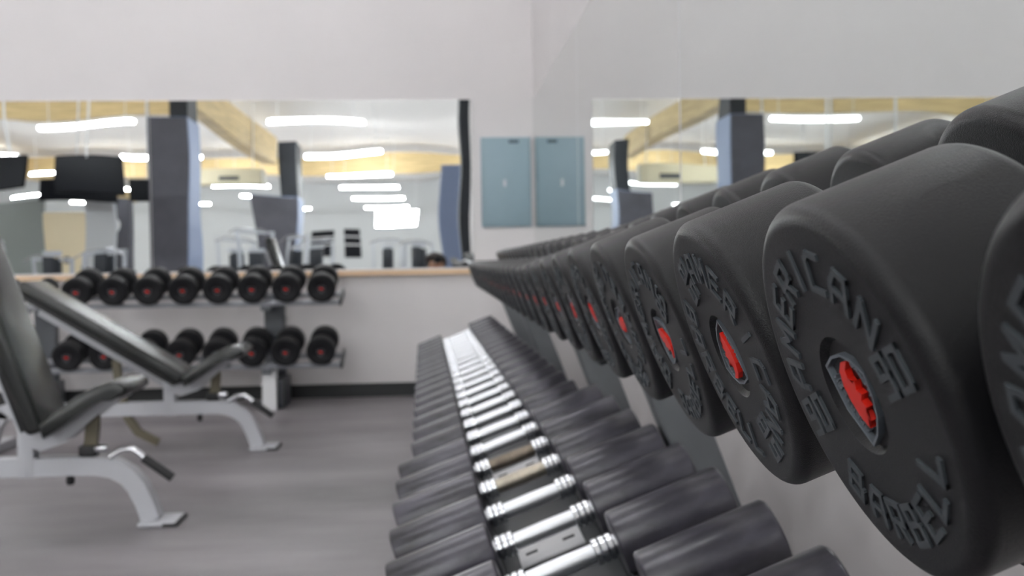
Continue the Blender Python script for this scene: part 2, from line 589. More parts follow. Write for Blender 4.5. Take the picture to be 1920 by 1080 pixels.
ROLLS = {-1: 8, 0: 18, 1: -63, 2: 37, 3: 115, 4: -30, 5: 70, 6: 10}
EROLLS = {0: 122, 1: -63, 2: -20, 3: 20, 4: 160}
RAD = [0.0995, 0.0990, 0.0980, 0.0960, 0.0935, 0.0905, 0.0870, 0.0835, 0.0805]
upper = {}
let_cache = {}
for i in range(-1, 28):
    R = RAD[i] if 0 <= i < len(RAD) else (0.0995 if i < 0 else 0.0775)
    Lh = max(0.060, 0.094 - 0.0016 * max(i, 0))
    b = 0.0100
    w = 90 - 5 * ((i + 1) // 2)
    w = max(w, 20)
    face = FACE0 + Vector((0, STEP * i, 0)) - UP * (0.0995 - R)
    if i == -1:
        face = face + Vector((0.0055, -0.0055, 0.0))
    if i == 2:
        face = face + Vector((0.002, 0, -0.004))
    half = Lh + GAP / 2
    c = face + AX * half
    rot = (0, -TILT, 0)
    n = 'nearest the camera' if i == -1 else None
    if i == -1:
        lab = 'black %d pound dumbbell on upper tier, nearest the camera, cut by the right frame edge' % w
    elif i < 4:
        lab = 'black %d pound dumbbell with red shield emblem, %s on the upper tier from the camera' % (w, ORD[i + 1])
    elif i == 27:
        lab = 'small black dumbbell at the far end of the upper tier of the long rack'
    else:
        lab = 'black dumbbell with red emblem on the long upper tier, %s from the camera' % ORD[i + 1]
    t = thing('dumbbell', lab, 'dumbbell', c, rot, 'dumbbells on the upper tier of the long rack')
    seg = 96 if i < 3 else (56 if i < 8 else 36)
    rr = 0.0305 * R / 0.0995
    MB().lathe([(-GAP / 2, 0), (-GAP / 2, 0.016), (GAP / 2, 0.016), (GAP / 2, 0)], 24).build('handle', 'steel_handle', t)
    hm = MB().lathe(head_profile(R, Lh, b, rr, 0.0042, 0.018), seg, Matrix.Translation((-half, 0, 0)))
    h0 = hm.build('head', 'urethane', t, angle=50)
    h1 = link('head', h0.data, t, None, (0, 0, pi))
    roll = radians(ROLLS.get(i, random.uniform(-180, 180)))
    eroll = radians(EROLLS.get(i, math.degrees(roll)))
    lm = lettering_mesh(w, R, -half).build('raised_lettering', 'lettering', h0, smooth=False, rot=(-roll, 0, 0))
    rim, red = emblem_meshes(-half + 0.0042, R / 0.0995 * 1.02)
    e1 = rim.build('emblem_shield', 'emblem_silver', h0, smooth=False, rot=(-eroll, 0, 0))
    e2 = red.build('red_eagle_mark', 'emblem_red', h0, smooth=False, rot=(-eroll, 0, 0))
    e2['label'] = 'red eagle head mark'
    link('raised_lettering', lm.data, h1, None, (roll, 0, 0))
    link('emblem_shield', e1.data, h1, None, (eroll, 0, 0))
    link('red_eagle_mark', e2.data, h1, None, (eroll, 0, 0))
    upper[i] = t

# ------------------------------------------------------------------ long rack: lower tier dumbbells
TL = 0.36
AXL = Vector((cos(TL), 0, sin(TL)))
UPL = Vector((-sin(TL), 0, cos(TL)))
LOW_Y1, LOW_Z = 1.48, 0.487
LOW_R, LOW_GAP = 0.050, 0.180


def low_x(y):
    return 0.178 - 0.0140 * (y - LOW_Y1)


def lower_dumbbell(L, handle_mat, lab):
    t = thing('dumbbell', lab, 'dumbbell', group='dumbbells on the lower tier of the long rack')
    g = LOW_GAP / 2
    MB().lathe([(-g + 0.03, 0), (-g + 0.03, 0.0145), (0, 0.0155), (g - 0.03, 0.0145), (g - 0.03, 0)], 24).build('handle', handle_mat, t)
    for s in (-1, 1):
        col = MB()
        x = g - 0.036
        prof = [(x, 0)]
        for k in range(3):
            prof += [(x, 0.0185), (x + 0.0015, 0.0205), (x + 0.0085, 0.0205), (x + 0.010, 0.0175)]
            x += 0.011
        prof += [(x, 0.0165), (g, 0.0165), (g, 0)]
        col.lathe([(s * a, r) for a, r in prof], 24)
        col.build('collar', 'chrome', t)
        b = 0.006
        pr = [(g, 0), (g, LOW_R - b)]
        pr += [(g + b - b * cos(k / 4 * pi / 2), LOW_R - b + b * sin(k / 4 * pi / 2)) for k in range(5)]
        pr += [(g + L - b + b * sin(k / 4 * pi / 2), LOW_R - b + b * cos(k / 4 * pi / 2)) for k in range(5)]
        pr += [(g + L, 0.03), (g + L - 0.004, 0.028), (g + L - 0.004, 0)]
        h = MB().lathe([(s * a, r) for a, r in pr], 40).build('head', 'worn_rubber', t)
        h.rotation_euler = (random.uniform(0, 6), 0, 0)
        MB().lathe([(s * (g + L - 0.0035), 0.0), (s * (g + L - 0.0035), 0.018), (s * (g + L - 0.001), 0.017), (s * (g + L - 0.001), 0)], 20).build('end_cap', 'emblem_black', h)
    return t


low_proto = {}
for k in range(-1, 24):
    y = LOW_Y1 + STEP * (k - 1)
    L = 0.185 if k <= 6 else 0.152
    hm = {4: 'tarnished_handle', 5: 'rusty_handle'}.get(k, 'steel_handle')
    if k in (4, 5):
        lab = 'lower tier dumbbell with %s handle' % ('tarnished yellowish-grey' if k == 4 else 'dull brown')
    else:
        lab = 'worn black dumbbell with shiny steel handle on lower tier, %s from the camera' % ORD[k + 1]
    key = (L, hm)
    if key in low_proto:
        t = copy_tree(low_proto[key])
        t['label'] = lab
    else:
        t = lower_dumbbell(L, hm, lab)
        low_proto[key] = t
    t.location = (low_x(y), y, LOW_Z)
    t.rotation_euler = (0, -TL + random.uniform(-0.012, 0.012), random.uniform(-0.012, 0.012))

# ------------------------------------------------------------------ the long rack
rk = thing('dumbbell_rack', 'long two-tier grey steel dumbbell rack along the right mirrored wall', 'rack', (0.45, 3.0, 0))
O = Vector((0.45, 3.0, 0))


def tilted(mb, centre, tilt, sx, sy, sz, bevel=0.003):
    M = Matrix.Translation(Vector(centre) - O) @ Euler((0, -tilt, 0)).to_matrix().to_4x4()
    mb.box(-sx / 2, sx / 2, -sy / 2, sy / 2, -sz / 2, sz / 2, bevel, M)
    return mb


Y_A, Y_B = 0.05, 6.32
mid = FACE0 + AX * (0.094 + GAP / 2)
for s in (-1, 1):
    cpt = mid + AX * (s * (GAP / 2 + 0.016)) - UP * (0.0995 + 0.0165)
    cpt.y = (Y_A + Y_B) / 2
    tilted(MB(), cpt, TILT, 0.028, Y_B - Y_A, 0.03).build('upper_rail', 'rack_steel_dark', rk)
# lower trays run a touch out of line with the wall
drift = math.atan(-0.0140)
yl0, yl1 = 0.9, 6.62
for s in (-1, 1):
    y = (yl0 + yl1) / 2
    cpt = Vector((low_x(y), y, LOW_Z)) + AXL * (s * (LOW_GAP / 2 + 0.058)) - UPL * (LOW_R + 0.008)
    M = Matrix.Translation(cpt - O) @ Matrix.Rotation(-drift, 4, 'Z') @ Euler((0, -TL, 0)).to_matrix().to_4x4()
    MB().box(-0.055, 0.055, -(yl1 - yl0) / 2, (yl1 - yl0) / 2, -0.006, 0.006, 0.002, M).build('lower_tray', 'tray_steel', rk)
    MB().box(-s * 0.055 - 0.002, -s * 0.055 + 0.002, -(yl1 - yl0) / 2, (yl1 - yl0) / 2, -0.03, 0.022, 0.001, M).build('tray_lip', 'rack_steel_dark', rk)

for y in (1.735, 2.375):
    pc = Vector((low_x(y), y, LOW_Z)) - UPL * (LOW_R - 0.004)
    p = tilted(MB(), pc, TL, 0.118, 0.10, 0.006, 0.002).build('slotted_plate', 'plate_white', rk)
    for s in (-1, 1):
        tilted(MB(), pc + AXL * s * 0.035 + UPL * 0.0035, TL, 0.022, 0.010, 0.002, 0).build('slot', 'slot_black', p)
y = (yl0 + yl1) / 2
cpt = Vector((low_x(y), y, LOW_Z)) - UPL * (LOW_R + 0.012)
M = Matrix.Translation(cpt - O) @ Matrix.Rotation(-drift, 4, 'Z') @ Euler((0, -TL, 0)).to_matrix().to_4x4()
MB().box(-0.10, 0.10, -(yl1 - yl0) / 2, (yl1 - yl0) / 2 - 0.25, -0.003, 0.003, 0.001, M).build('centre_pan', 'rack_steel_dark', rk)
UPR = [1.90, 2.92, 4.75, 6.22]
for y in UPR:
    top = mid - UP * (0.0995 + 0.034)
    low = Vector((top.x + (top.z - 0.26) * math.tan(TILT), y, 0.26))
    top.y = y
    c = (top + low) / 2
    tilted(MB(), c, TILT, 0.088, 0.07, (top - low).length, 0.006).build('upright', 'rack_steel', rk)
    # bearer under the upper rails
    bc = mid - UP * (0.0995 + 0.048)
    bc.y = y
    tilted(MB(), bc, TILT, 0.22, 0.06, 0.03).build('upper_bearer', 'rack_steel_dark', rk)
    # lower arm with light slotted top plate
    ac = Vector((low_x(y) + 0.02, y, LOW_Z)) - UPL * (LOW_R + 0.04) + AXL * 0.05
    tilted(MB(), ac, TL, 0.42, 0.09, 0.045, 0.004).build('lower_arm', 'rack_steel', rk)
    MB().box(low.x - 0.045 - O.x, low.x + 0.035 - O.x, y - 0.035 - O.y, y + 0.035 - O.y, 0.03, 0.29, 0.004).build('post', 'rack_steel', rk)
    MB().box(0.02 - O.x, 0.67 - O.x, y - 0.04 - O.y, y + 0.04 - O.y, 0.0, 0.045, 0.006).build('foot', 'rack_steel', rk)


# ------------------------------------------------------------------ back rack with dumbbells
br = thing('dumbbell_rack', 'short two-tier dumbbell rack standing against the back wall', 'rack', (-1.8, 6.85, 0))
OB = Vector((-1.8, 6.85, 0))
TB = 0.24
BX0, BX1 = -2.95, -0.63
AXB = Vector((0, cos(TB), sin(TB)))
UPB = Vector((0, -sin(TB), cos(TB)))
B_R, B_L, B_GAP = 0.093, 0.085, 0.125
ROW_TOP = Vector((0, 6.45 + cos(TB) * (B_L + B_GAP / 2), 0.787 + sin(TB) * (B_L + B_GAP / 2)))
ROW_BOT = Vector((0, 6.45 + cos(TB) * (B_L + B_GAP / 2), 0.380 + sin(TB) * (B_L + B_GAP / 2)))
for row in (ROW_TOP, ROW_BOT):
    for s in (-1, 1):
        c = row + AXB * s * (B_GAP / 2 + 0.03) - UPB * (B_R + 0.013)
        c.x = (BX0 + BX1) / 2
        M = Matrix.Translation(c - OB) @ Euler((TB, 0, 0)).to_matrix().to_4x4()
        MB().box(-(BX1 - BX0) / 2, (BX1 - BX0) / 2, -0.024, 0.024, -0.012, 0.012, 0.003, M).build('shelf_rail', 'tray_steel', br)
    for x in (BX0, BX1):
        c = row - UPB * (B_R + 0.012)
        c.x = x
        M = Matrix.Translation(c - OB) @ Euler((TB, 0, 0)).to_matrix().to_4x4()
        MB().box(-0.008, 0.008, -0.13, 0.13, -0.015, 0.035, 0.003, M).build('shelf_end', 'rack_steel_dark', br)
for x in (-1.11, -2.62):
    MB().box(x - 0.068 - OB.x, x + 0.068 - OB.x, 6.86 - OB.y, 6.93 - OB.y, 0.03, 0.76, 0.006).build('upright', 'rack_steel_mid', br)
    MB().box(x - 0.03 - OB.x, x + 0.09 - OB.x, 6.60 - OB.y, 6.95 - OB.y, 0.0, 0.19, 0.008).build('foot_box', 'rack_steel_mid', br)
    MB().tube([(x + 0.012 - OB.x, 6.60 - OB.y, 0.27), (x + 0.012 - OB.x, 6.545 - OB.y, 0.2), (x + 0.012 - OB.x, 6.535 - OB.y, 0.0)],
              0.03, square=(0.045, 0.088)).build('front_leg', 'plate_white', br)
    for row in (ROW_TOP, ROW_BOT):
        c = row - UPB * (B_R + 0.04)
        c.x = x
        M = Matrix.Translation(c - OB) @ Euler((TB, 0, 0)).to_matrix().to_4x4()
        MB().box(-0.03, 0.03, -0.12, 0.12, -0.018, 0.016, 0.003, M).build('bearer', 'rack_steel', br)


def back_dumbbell(R, L, gap, lab):
    t = thing('dumbbell', lab, 'dumbbell', group='dumbbells on the back rack')
    MB().lathe([(-gap / 2, 0), (-gap / 2, 0.017), (gap / 2, 0.017), (gap / 2, 0)], 20, axis='y').build('handle', 'steel_handle', t)
    half = L + gap / 2
    hm = MB().lathe(head_profile(R, L, 0.012, 0.03, 0.003, 0.018), 40, Matrix.Translation((0, -half, 0)), axis='y')
    h0 = hm.build('head', 'rubber_dark', t, angle=50)
    h1 = link('head', h0.data, t, None, (0, 0, pi))
    em = MB()
    em.prism([(u * 0.8, v * 0.8) for u, v in EAGLE], lambda u, v, d: Vector((u, -half + 0.003 - d, v)), 0, 0.003)
    e = em.build('red_eagle_mark', 'emblem_red', h0, smooth=False)
    rm = MB()
    n = len(SHIELD)
    for k in range(n):
        q = [SHIELD[k], SHIELD[(k + 1) % n], (SHIELD[(k + 1) % n][0] * 0.88, SHIELD[(k + 1) % n][1] * 0.88), (SHIELD[k][0] * 0.88, SHIELD[k][1] * 0.88)]
        rm.prism(q, lambda u, v, d: Vector((u, -half + 0.003 - d, v)), 0, 0.0028)
    e3 = rm.build('emblem_shield', 'emblem_silver', h0, smooth=False)
    link('red_eagle_mark', e.data, h1)
    link('emblem_shield', e3.data, h1)
    return t


first = None
for row, base, name, xs in ((0, ROW_TOP, 'top', [-0.747 - 0.2175 * k for k in range(8)]),
                            (1, ROW_BOT, 'bottom', [-0.756, -0.980, -1.196, -1.415, -1.64, -1.87, -2.11, -2.337])):
    for k, x in enumerate(xs):
        lab = 'black dumbbell on %s shelf of the back rack, %s from its right end' % (name, ORD[k])
        if first is None:
            first = back_dumbbell(B_R, B_L, B_GAP, lab)
            t = first
        else:
            t = copy_tree(first)
            t['label'] = lab
        t.location = (x, base.y, base.z)
        t.rotation_euler = (TB, 0, random.uniform(-0.03, 0.03))
        for ch in t.children:
            pass
sm = None
for k, x in enumerate((-2.53, -2.76)):
    lab = 'small black dumbbell on back rack top shelf, %s of the two left ones' % ('right' if k == 0 else 'left')
    if sm is None:
        sm = back_dumbbell(0.066, 0.06, 0.12, lab)
        t = sm
    else:
        t = copy_tree(sm)
        t['label'] = lab
    p = ROW_TOP - UPB * (B_R - 0.066)
    t.location = (x, p.y + 0.02, p.z)
    t.rotation_euler = (TB, 0, 0.02)


# ------------------------------------------------------------------ adjustable benches (local x along the bench, foot at x = 0)
def pad_mesh(L, T, W, r):
    mb = MB()
    mb.box(0, L, -W / 2, W / 2, 0, T, r, seg=4)
    return mb


def make_bench(lab, loc, back_angle, yaw=0.0):
    t = thing('weight_bench', lab, 'bench', loc, (0, 0, yaw), 'adjustable benches in front of the back rack')
    # main beam curving down into the front leg
    path = [(-1.30, 0, 0.222), (-0.30, 0, 0.222), (-0.21, 0, 0.220), (-0.15, 0, 0.207), (-0.105, 0, 0.180), (-0.072, 0, 0.140), (-0.046, 0, 0.085), (-0.022, 0, 0.014)]
    MB().tube(path, 0, square=(0.066, 0.066)).build('main_beam', 'bench_paint', t, angle=50)
    MB().box(-0.06, 0.075, -0.075, 0.075, 0.0, 0.016, 0.006).build('front_foot', 'bench_paint', t)
    MB().box(0.03, 0.085, -0.08, 0.08, 0.0, 0.012, 0.004).build('foot_cap', 'grip_rubber', t)
    # rear leg with cross foot
    MB().tube([(-1.28, 0, 0.222), (-1.33, 0, 0.16), (-1.37, 0, 0.03)], 0, square=(0.066, 0.066)).build('rear_leg', 'bench_paint', t)
    MB().box(-1.41, -1.34, -0.28, 0.28, 0.0, 0.05, 0.006).build('rear_foot', 'bench_paint', t)
    # post and hinge plates
    MB().box(-0.488, -0.432, -0.034, 0.034, 0.185, 0.375, 0.004).build('post', 'bench_paint', t)
    for s in (-1, 1):
        mb = MB()
        y0 = s * 0.045
        mb.prism([(-0.47, 0.315), (-0.40, 0.285), (-0.31, 0.315), (-0.17, 0.435), (-0.10, 0.475), (-0.12, 0.495), (-0.24, 0.445), (-0.36, 0.375), (-0.45, 0.375)],
                 lambda u, v, d: Vector((u, d, v)), y0 - 0.004, y0 + 0.004)
        mb.build('seat_bracket', 'bench_paint', t, smooth=False)
    # back pad
    ca, sa = cos(back_angle), sin(back_angle)
    hx, hz = (-0.412 if back_angle > 0.9 else -0.385), 0.352
    # local frame: pad runs along (-ca, sa); its top face looks along (sa, ca)
    M = Matrix(((-ca, 0, sa, hx), (0, 1, 0, 0), (sa, 0, ca, hz), (0, 0, 0, 1)))
    bp_ = MB().box(0.0, 0.92, -0.14, 0.14, -0.005, 0.062, 0.022, M, seg=4).build('back_pad', 'vinyl_black', t, angle=60)
    MB().box(0.02, 0.90, -0.125, 0.125, -0.02, -0.004, 0.003, M).build('backing_board', 'vinyl_edge', bp_)
    MB().box(0.02, 0.80, -0.025, 0.025, -0.075, -0.02, 0.006, M).build('back_frame', 'bench_paint', t)
    # strut from back frame to beam
    if back_angle > 0.9:
        e = M @ Vector((0.45, 0, -0.06))
        MB().tube([(e.x, 0, e.z), (-1.02, 0, 0.25)], 0.019, 12).build('back_strut', 'bench_paint', t)
    else:
        MB().tube([(-0.725, 0, 0.475), (-0.72, 0, 0.40), (-0.705, 0, 0.30), (-0.678, 0, 0.18), (-0.625, 0, 0.10), (-0.525, 0, 0.045)], 0,
                  square=(0.03, 0.04)).build('adjusting_arc', 'brass_arm', t)
    # curved seat pad
    prof = [(-0.375, 0.395), (-0.307, 0.440), (-0.235, 0.493), (-0.172, 0.527), (-0.122, 0.541), (-0.086, 0.537)]
    top = prof
    bot = [(u + 0.020 * (1 if k < 4 else 0.3), v - 0.052) for k, (u, v) in enumerate(prof)]
    poly = top + [(-0.067, 0.522), (-0.063, 0.502)] + bot[::-1]
    mb = MB()
    A = [mb.bm.verts.new((u, -0.15, v)) for u, v in poly]
    B = [mb.bm.verts.new((u, 0.15, v)) for u, v in poly]
    mb.bm.faces.new(A[::-1])
    mb.bm.faces.new(B)
    n = len(poly)
    side = []
    for k in range(n):
        mb.bm.faces.new((A[k], A[(k + 1) % n], B[(k + 1) % n], B[k]))
    es = [e for e in mb.bm.edges if abs(e.verts[0].co.y - e.verts[1].co.y) < 1e-6]
    bmesh.ops.bevel(mb.bm, geom=es, offset=0.014, segments=3, affect='EDGES', profile=0.5)
    mb.build('seat_pad', 'vinyl_black', t, angle=60)
    # brown adjustment arm under the seat
    MB().tube([(-0.235, 0, 0.45), (-0.228, 0, 0.38), (-0.235, 0, 0.31), (-0.25, 0, 0.25)], 0, square=(0.03, 0.045)).build('seat_arm', 'brass_arm', t)
    MB().box(-0.275, -0.215, -0.03, 0.03, 0.255, 0.295, 0.006).build('arm_bracket', 'grip_rubber', t)
    MB().lathe([(0, 0), (0, 0.014), (0.03, 0.017), (0.045, 0.012), (0.047, 0)], 16, Matrix.Translation((-0.215, -0.02, 0.285))).build('pull_pin', 'chrome', t)
    MB().lathe([(0.150, 0), (0.150, 0.012), (0.165, 0.016), (0.190, 0.010), (0.190, 0)], 16, Matrix.Translation((-0.315, 0, 0)), axis='z').build('knob', 'grip_rubber', t)
    # chrome lifting handle with black grip
    MB().tube([(-0.165, -0.02, 0.250), (-0.125, -0.02, 0.276), (-0.085, -0.02, 0.280), (-0.06, -0.02, 0.262), (-0.035, -0.02, 0.238)], 0.012, 12).build('handle_bar', 'chrome', t)
    MB().tube([(-0.045, -0.02, 0.245), (0.058, -0.02, 0.168)], 0.0165, 14).build('handle_grip', 'grip_rubber', t)
    return t


make_bench('near weight bench with backrest raised nearly upright, cut by the left frame edge', (-1.045, 3.76, 0), radians(71))
fb = make_bench('far weight bench with low inclined back pad in front of back rack', (-0.915, 5.21, 0), radians(32))


# ------------------------------------------------------------------ suspended lamps in the hall
def make_lamp(lab, loc, dim=''):
    t = thing('hanging_lamp', lab, 'lamp', loc, group='suspended linear lamps')
    MB().box(-1.22, 1.22, -0.02, 0.02, 0.055, 0.10, 0.006).build('housing', 'lamp_housing', t)
    MB().box(-1.2, 1.2, -0.075, 0.075, -0.03, 0.055, 0.02).build('diffuser', 'lamp_diffuser' + dim, t)
    for s in (-1, 1):
        MB().box(-1.15, 1.15, s * 0.042 - 0.014, s * 0.042 + 0.014, 0.055, 0.062).build('added_uplight_strip', 'lamp_uplight' + dim, t, smooth=False)  # glowing strips added on top to brighten the ceiling
        MB().tube([(s * 1.0, 0, 0.09), (s * 1.0, 0, CEIL - 4.5)], 0.008, 6).build('hanger', 'lamp_housing', t)
    return t


lamp0 = None
cols = [2.9, -3.05, -8.75, -14.5, -20.3, -26.1]
rows = [-4.8, -11.8, -18.8, -25.8, -31.8, -38.6, -46.5]
for r, y in enumerate(rows):
    for c, x in enumerate(cols):
        if c == 0 and y > OPEN_Y - 1:
            continue
        lab = 'suspended white linear lamp, %s row from the mirror wall, %s column from the right' % (ORD[r], ORD[c])
        if lamp0 is None:
            lamp0 = make_lamp(lab, (x, y, 4.5))
        else:
            t = copy_tree(lamp0)
            t['label'] = lab
            t.location = (x, y, 4.5)

lamp1 = None
for y, w1 in ((0.9, 'nearer the camera'), (4.7, 'nearer the back wall')):
    for x, w2 in ((-1.5, 'above the aisle'), (-7.0, 'left of the benches')):
        lab = 'suspended white linear lamp %s, %s' % (w2, w1)
        if lamp1 is None:
            lamp1 = make_lamp(lab, (x, y, 4.5), '_dim')
        else:
            t = copy_tree(lamp1)
            t['label'] = lab
            t.location = (x, y, 4.5)

# ------------------------------------------------------------------ hall seen in the mirrors
# timber beams
for k, (x0, x1, y0, y1, z0, z1, lab) in enumerate((
        (-6.75, -6.25, -26, -8.0, 5.0, 5.9, 'long timber beam running away above the grey pillars'),
        (-38, 9, -33.4, -33.0, 5.2, 6.0, 'timber cross beam under the far part of the hall ceiling'),
        (-38, -6.9, -16.4, -16.0, 5.3, 6.1, 'timber cross beam nearest the mirror wall'),
        (-19.2, -18.7, -50, -8.0, 5.0, 5.9, 'long timber beam on the left side of the hall'))):
    o = MB().box(x0 - (x0 + x1) / 2, x1 - (x0 + x1) / 2, y0 - (y0 + y1) / 2, y1 - (y0 + y1) / 2, z0 - 5.5, z1 - 5.5, 0.01).build(
        'timber_beam', 'timber_beam', None, smooth=False, loc=((x0 + x1) / 2, (y0 + y1) / 2, 5.5))
    tag(o, lab, 'beam')


def pillar(lab, x0, x1, y, depth, z_top, post=None):
    t = thing('pillar', lab, 'pillar', ((x0 + x1) / 2, y - depth / 2, 0))
    w = (x1 - x0) / 2
    MB().box(-w, w, -depth / 2, depth / 2, 0, z_top, 0.02).build('core', 'pillar_lit_blue', t, smooth=False)  # bluish light on the side faces is put into the core colour
    MB().box(-w + 0.01, w - 0.02, depth / 2, depth / 2 + 0.03, 0, z_top - 0.02, 0.01).build('front_panel', 'pillar_dark', t, smooth=False)
    if post:
        MB().box(post[0] - (x0 + x1) / 2, post[1] - (x0 + x1) / 2, -depth / 2 + 0.1, depth / 2 - 0.1, z_top, 5.02, 0.01).build('upper_post', 'pillar_black', t, smooth=False)
    return t


pillar('wide dark grey pillar with bluish-lit side, left of centre in the back mirror', -6.80, -5.88, -10.1, 1.3, 4.40, (-6.35, -5.90))
pillar('distant dark grey pillar beside the lit far wall in the back mirror', -6.1, -4.65, -19.6, 1.6, 3.3, (-5.25, -4.68))
t = thing('pillar', 'bluish side-lit column at the right edge of the back mirror', 'pillar', (0.40, -12.2, 0))
MB().box(-0.27, 0.27, -0.4, 0.4, 0, 3.45, 0.02).build('core', 'pillar_lit_blue', t, smooth=False)  # side light on this column is painted in as its blue
t = thing('pillar', 'narrow black column beside the blue column in the back mirror', 'pillar', (0.72, -7.0, 0))
MB().box(-0.17, 0.4, -0.4, 0.4, 0, 4.4, 0.02).build('core', 'pillar_black', t, smooth=False)

# partition with door and clock
pt = thing('partition', 'low grey-green partition wall with cream door in the mirrored hall', 'partition', (-13.0, -11.3, 0))
MB().box(-8, 3.35, -0.08, 0.08, 0, 2.55, 0.0).build('panel', 'wall_partition', pt, smooth=False)
MB().box(-8, 5.0, -0.1, 0.1, 2.55, 2.62, 0.0).build('cap_rail', 'wall_hall', pt, smooth=False)
MB().box(4.30, 5.0, -0.08, 0.08, 0, 2.55, 0.0).build('panel', 'wall_hall', pt, smooth=False)
dr = MB().box(-0.53, 0.53, -0.03, 0.03, 0, 2.22, 0.004).build('door_1', 'door_cream', None, smooth=False, loc=(-9.18, -11.26, 0))
struct(dr, 'cream door with small dark window in the hall partition')
MB().box(-0.02, 0.12, 0.03, 0.035, 1.12, 1.30).build('door_window', 'dark_glass', dr, smooth=False)
MB().box(0.40, 0.46, 0.03, 0.08, 0.85, 1.05, 0.005).build('door_handle', 'grip_rubber', dr, smooth=False)
cp = thing('pillar', 'short dark pillar carrying the round wall clock in the back mirror', 'pillar', (-8.45, -12.7, 0))
MB().box(-0.43, 0.43, -0.25, 0.25, 0, 2.75, 0.01).build('core', 'pillar_dark', cp, smooth=False)
ck = thing('wall_clock', 'round white wall clock on the short dark pillar', 'clock', (-8.47, -12.44, 1.97))
MB().lathe([(0, 0), (0, 0.22), (0.03, 0.225), (0.04, 0.20), (0.035, 0)], 32, axis='y').build('face', 'clock_white', ck)
MB().tube([(0, 0.042, 0), (0, 0.042, 0.15)], 0.008, 6).build('hand', 'slot_black', ck)
MB().tube([(0, 0.042, 0), (0.09, 0.042, 0.03)], 0.01, 6).build('hand', 'slot_black', ck)


def tv(lab, loc, w, h, yaw, tilt):
    t = thing('television', lab, 'television', loc, (0, 0, yaw))
    M = Matrix.Rotation(tilt, 4, 'X')
    MB().box(-w / 2, w / 2, -0.05, 0.0, -h / 2, h / 2, 0.01, M).build('casing', 'tv_black', t)
    MB().box(-w / 2 + 0.03, w / 2 - 0.03, 0.0, 0.004, -h / 2 + 0.03, h / 2 - 0.03, 0, M).build('screen', 'dark_glass', t)
    MB().tube([(0, -0.06, 0), (0, -0.06, CEIL - loc[2])], 0.03, 10).build('ceiling_pole', 'lamp_housing', t)


tv('large black television hanging left of the wide pillar in the back mirror', (-7.45, -8.0, 2.93), 1.5, 0.86, 0.02, 0.1)
tv('black television at the left edge of the back mirror, tilted', (-9.35, -8.4, 3.05), 0.95, 0.75, 0.35, 0.1)
tv('small black television half hidden behind the wide pillar', (-7.0, -10.8, 2.85), 0.9, 0.6, -0.1, 0.05)
tv('black television behind the large one, wide and low', (-8.6, -10.6, 2.75), 1.8, 0.55, 0.0, 0.05)

# duct with vent
dc = thing('air_duct', 'pale rectangular air duct with dark vent beside the distant pillar', 'duct', (-6.8, -21.0, 4.0))
MB().box(-1.7, 0.9, -0.4, 0.4, -0.3, 0.3, 0.02).build('body', 'duct_pale', dc, smooth=False)
MB().box(-0.5, 0.2, 0.4, 0.42, -0.16, 0.0, 0.0).build('vent_grille', 'machine_dark', dc, smooth=False)
for s in (-1.4, 0.6):
    MB().tube([(s, 0, 0.3), (s, 0, CEIL - 4.0)], 0.02, 6).build('hanger', 'lamp_housing', dc)

# far wall details: dark windows and lit panel
for k, (x, w, z0, z1) in enumerate(((-7.3, 1.5, 1.1, 3.0), (-5.5, 0.9, 1.0, 3.1))):
    o = MB().box(-w / 2, w / 2, 0, 0.05, z0, z1, 0.01).build('window_%d' % (k + 1), 'dark_glass', None, smooth=False, loc=(x, HALL_Y0 + 0.0, 0))
    struct(o, 'dark glazed opening in the far hall wall')
    for zz in (z0 + (z1 - z0) * 0.4, z0 + (z1 - z0) * 0.7):
        MB().box(-w / 2, w / 2, 0.05, 0.07, zz - 0.05, zz + 0.05).build('bar', 'plate_white', o, smooth=False)
lp = thing('light_panel', 'tilted square ceiling light panel glowing near the far wall', 'lamp', (-2.0, -34.5, 3.15), (radians(38), radians(0), radians(-6)))
MB().box(-1.05, 1.05, -0.75, 0.75, 0.0, 0.06, 0.01).build('housing', 'lamp_housing', lp)
MB().box(-1.0, 1.0, -0.7, 0.7, -0.02, 0.0).build('diffuser', 'lamp_diffuser', lp, smooth=False)
for sx in (-0.9, 0.9):
    MB().tube([(sx, 0, 0.05), (sx, 2.0, 2.62)], 0.012, 6).build('hanger', 'lamp_housing', lp)


# training machines
def machine(lab, loc, h=1.9, yaw=0.0):
    t = thing('cable_machine', lab, 'gym machine', loc, (0, 0, yaw), 'training machines in the hall')
    for sx in (-0.5, 0.5):
        MB().box(sx - 0.04, sx + 0.04, -0.04, 0.04, 0.05, h, 0.008).build('column', 'machine_white', t)
        MB().box(sx - 0.04, sx + 0.04, -0.55, 0.55, 0, 0.06, 0.01).build('foot', 'machine_white', t)
    MB().box(-0.54, 0.54, -0.04, 0.04, h - 0.08, h, 0.01).build('crossbar', 'machine_white', t)
    MB().box(-0.2, 0.2, -0.09, 0.09, 0.12, 1.25, 0.01).build('weight_stack', 'machine_dark', t)
    MB().box(-0.24, 0.24, -0.03, 0.03, 1.3, 1.42, 0.01).build('guide_plate', 'machine_white', t)
    MB().box(-0.2, 0.2, 0.25, 0.65, 0.42, 0.50, 0.03).build('seat', 'machine_dark', t)
    MB().box(-0.16, 0.16, 0.14, 0.22, 0.6, 1.3, 0.03).build('backrest', 'machine_dark', t)
    MB().tube([(-0.6, 0.25, h - 0.12), (-0.3, 0.25, h + 0.04), (0.3, 0.25, h + 0.04), (0.6, 0.25, h - 0.12)], 0.018, 8).build('pull_bar', 'chrome', t)
    MB().tube([(0, 0.25, h + 0.04), (0, 0.02, h + 0.02)], 0.015, 8).build('pull_cable', 'grip_rubber', t)
    return t


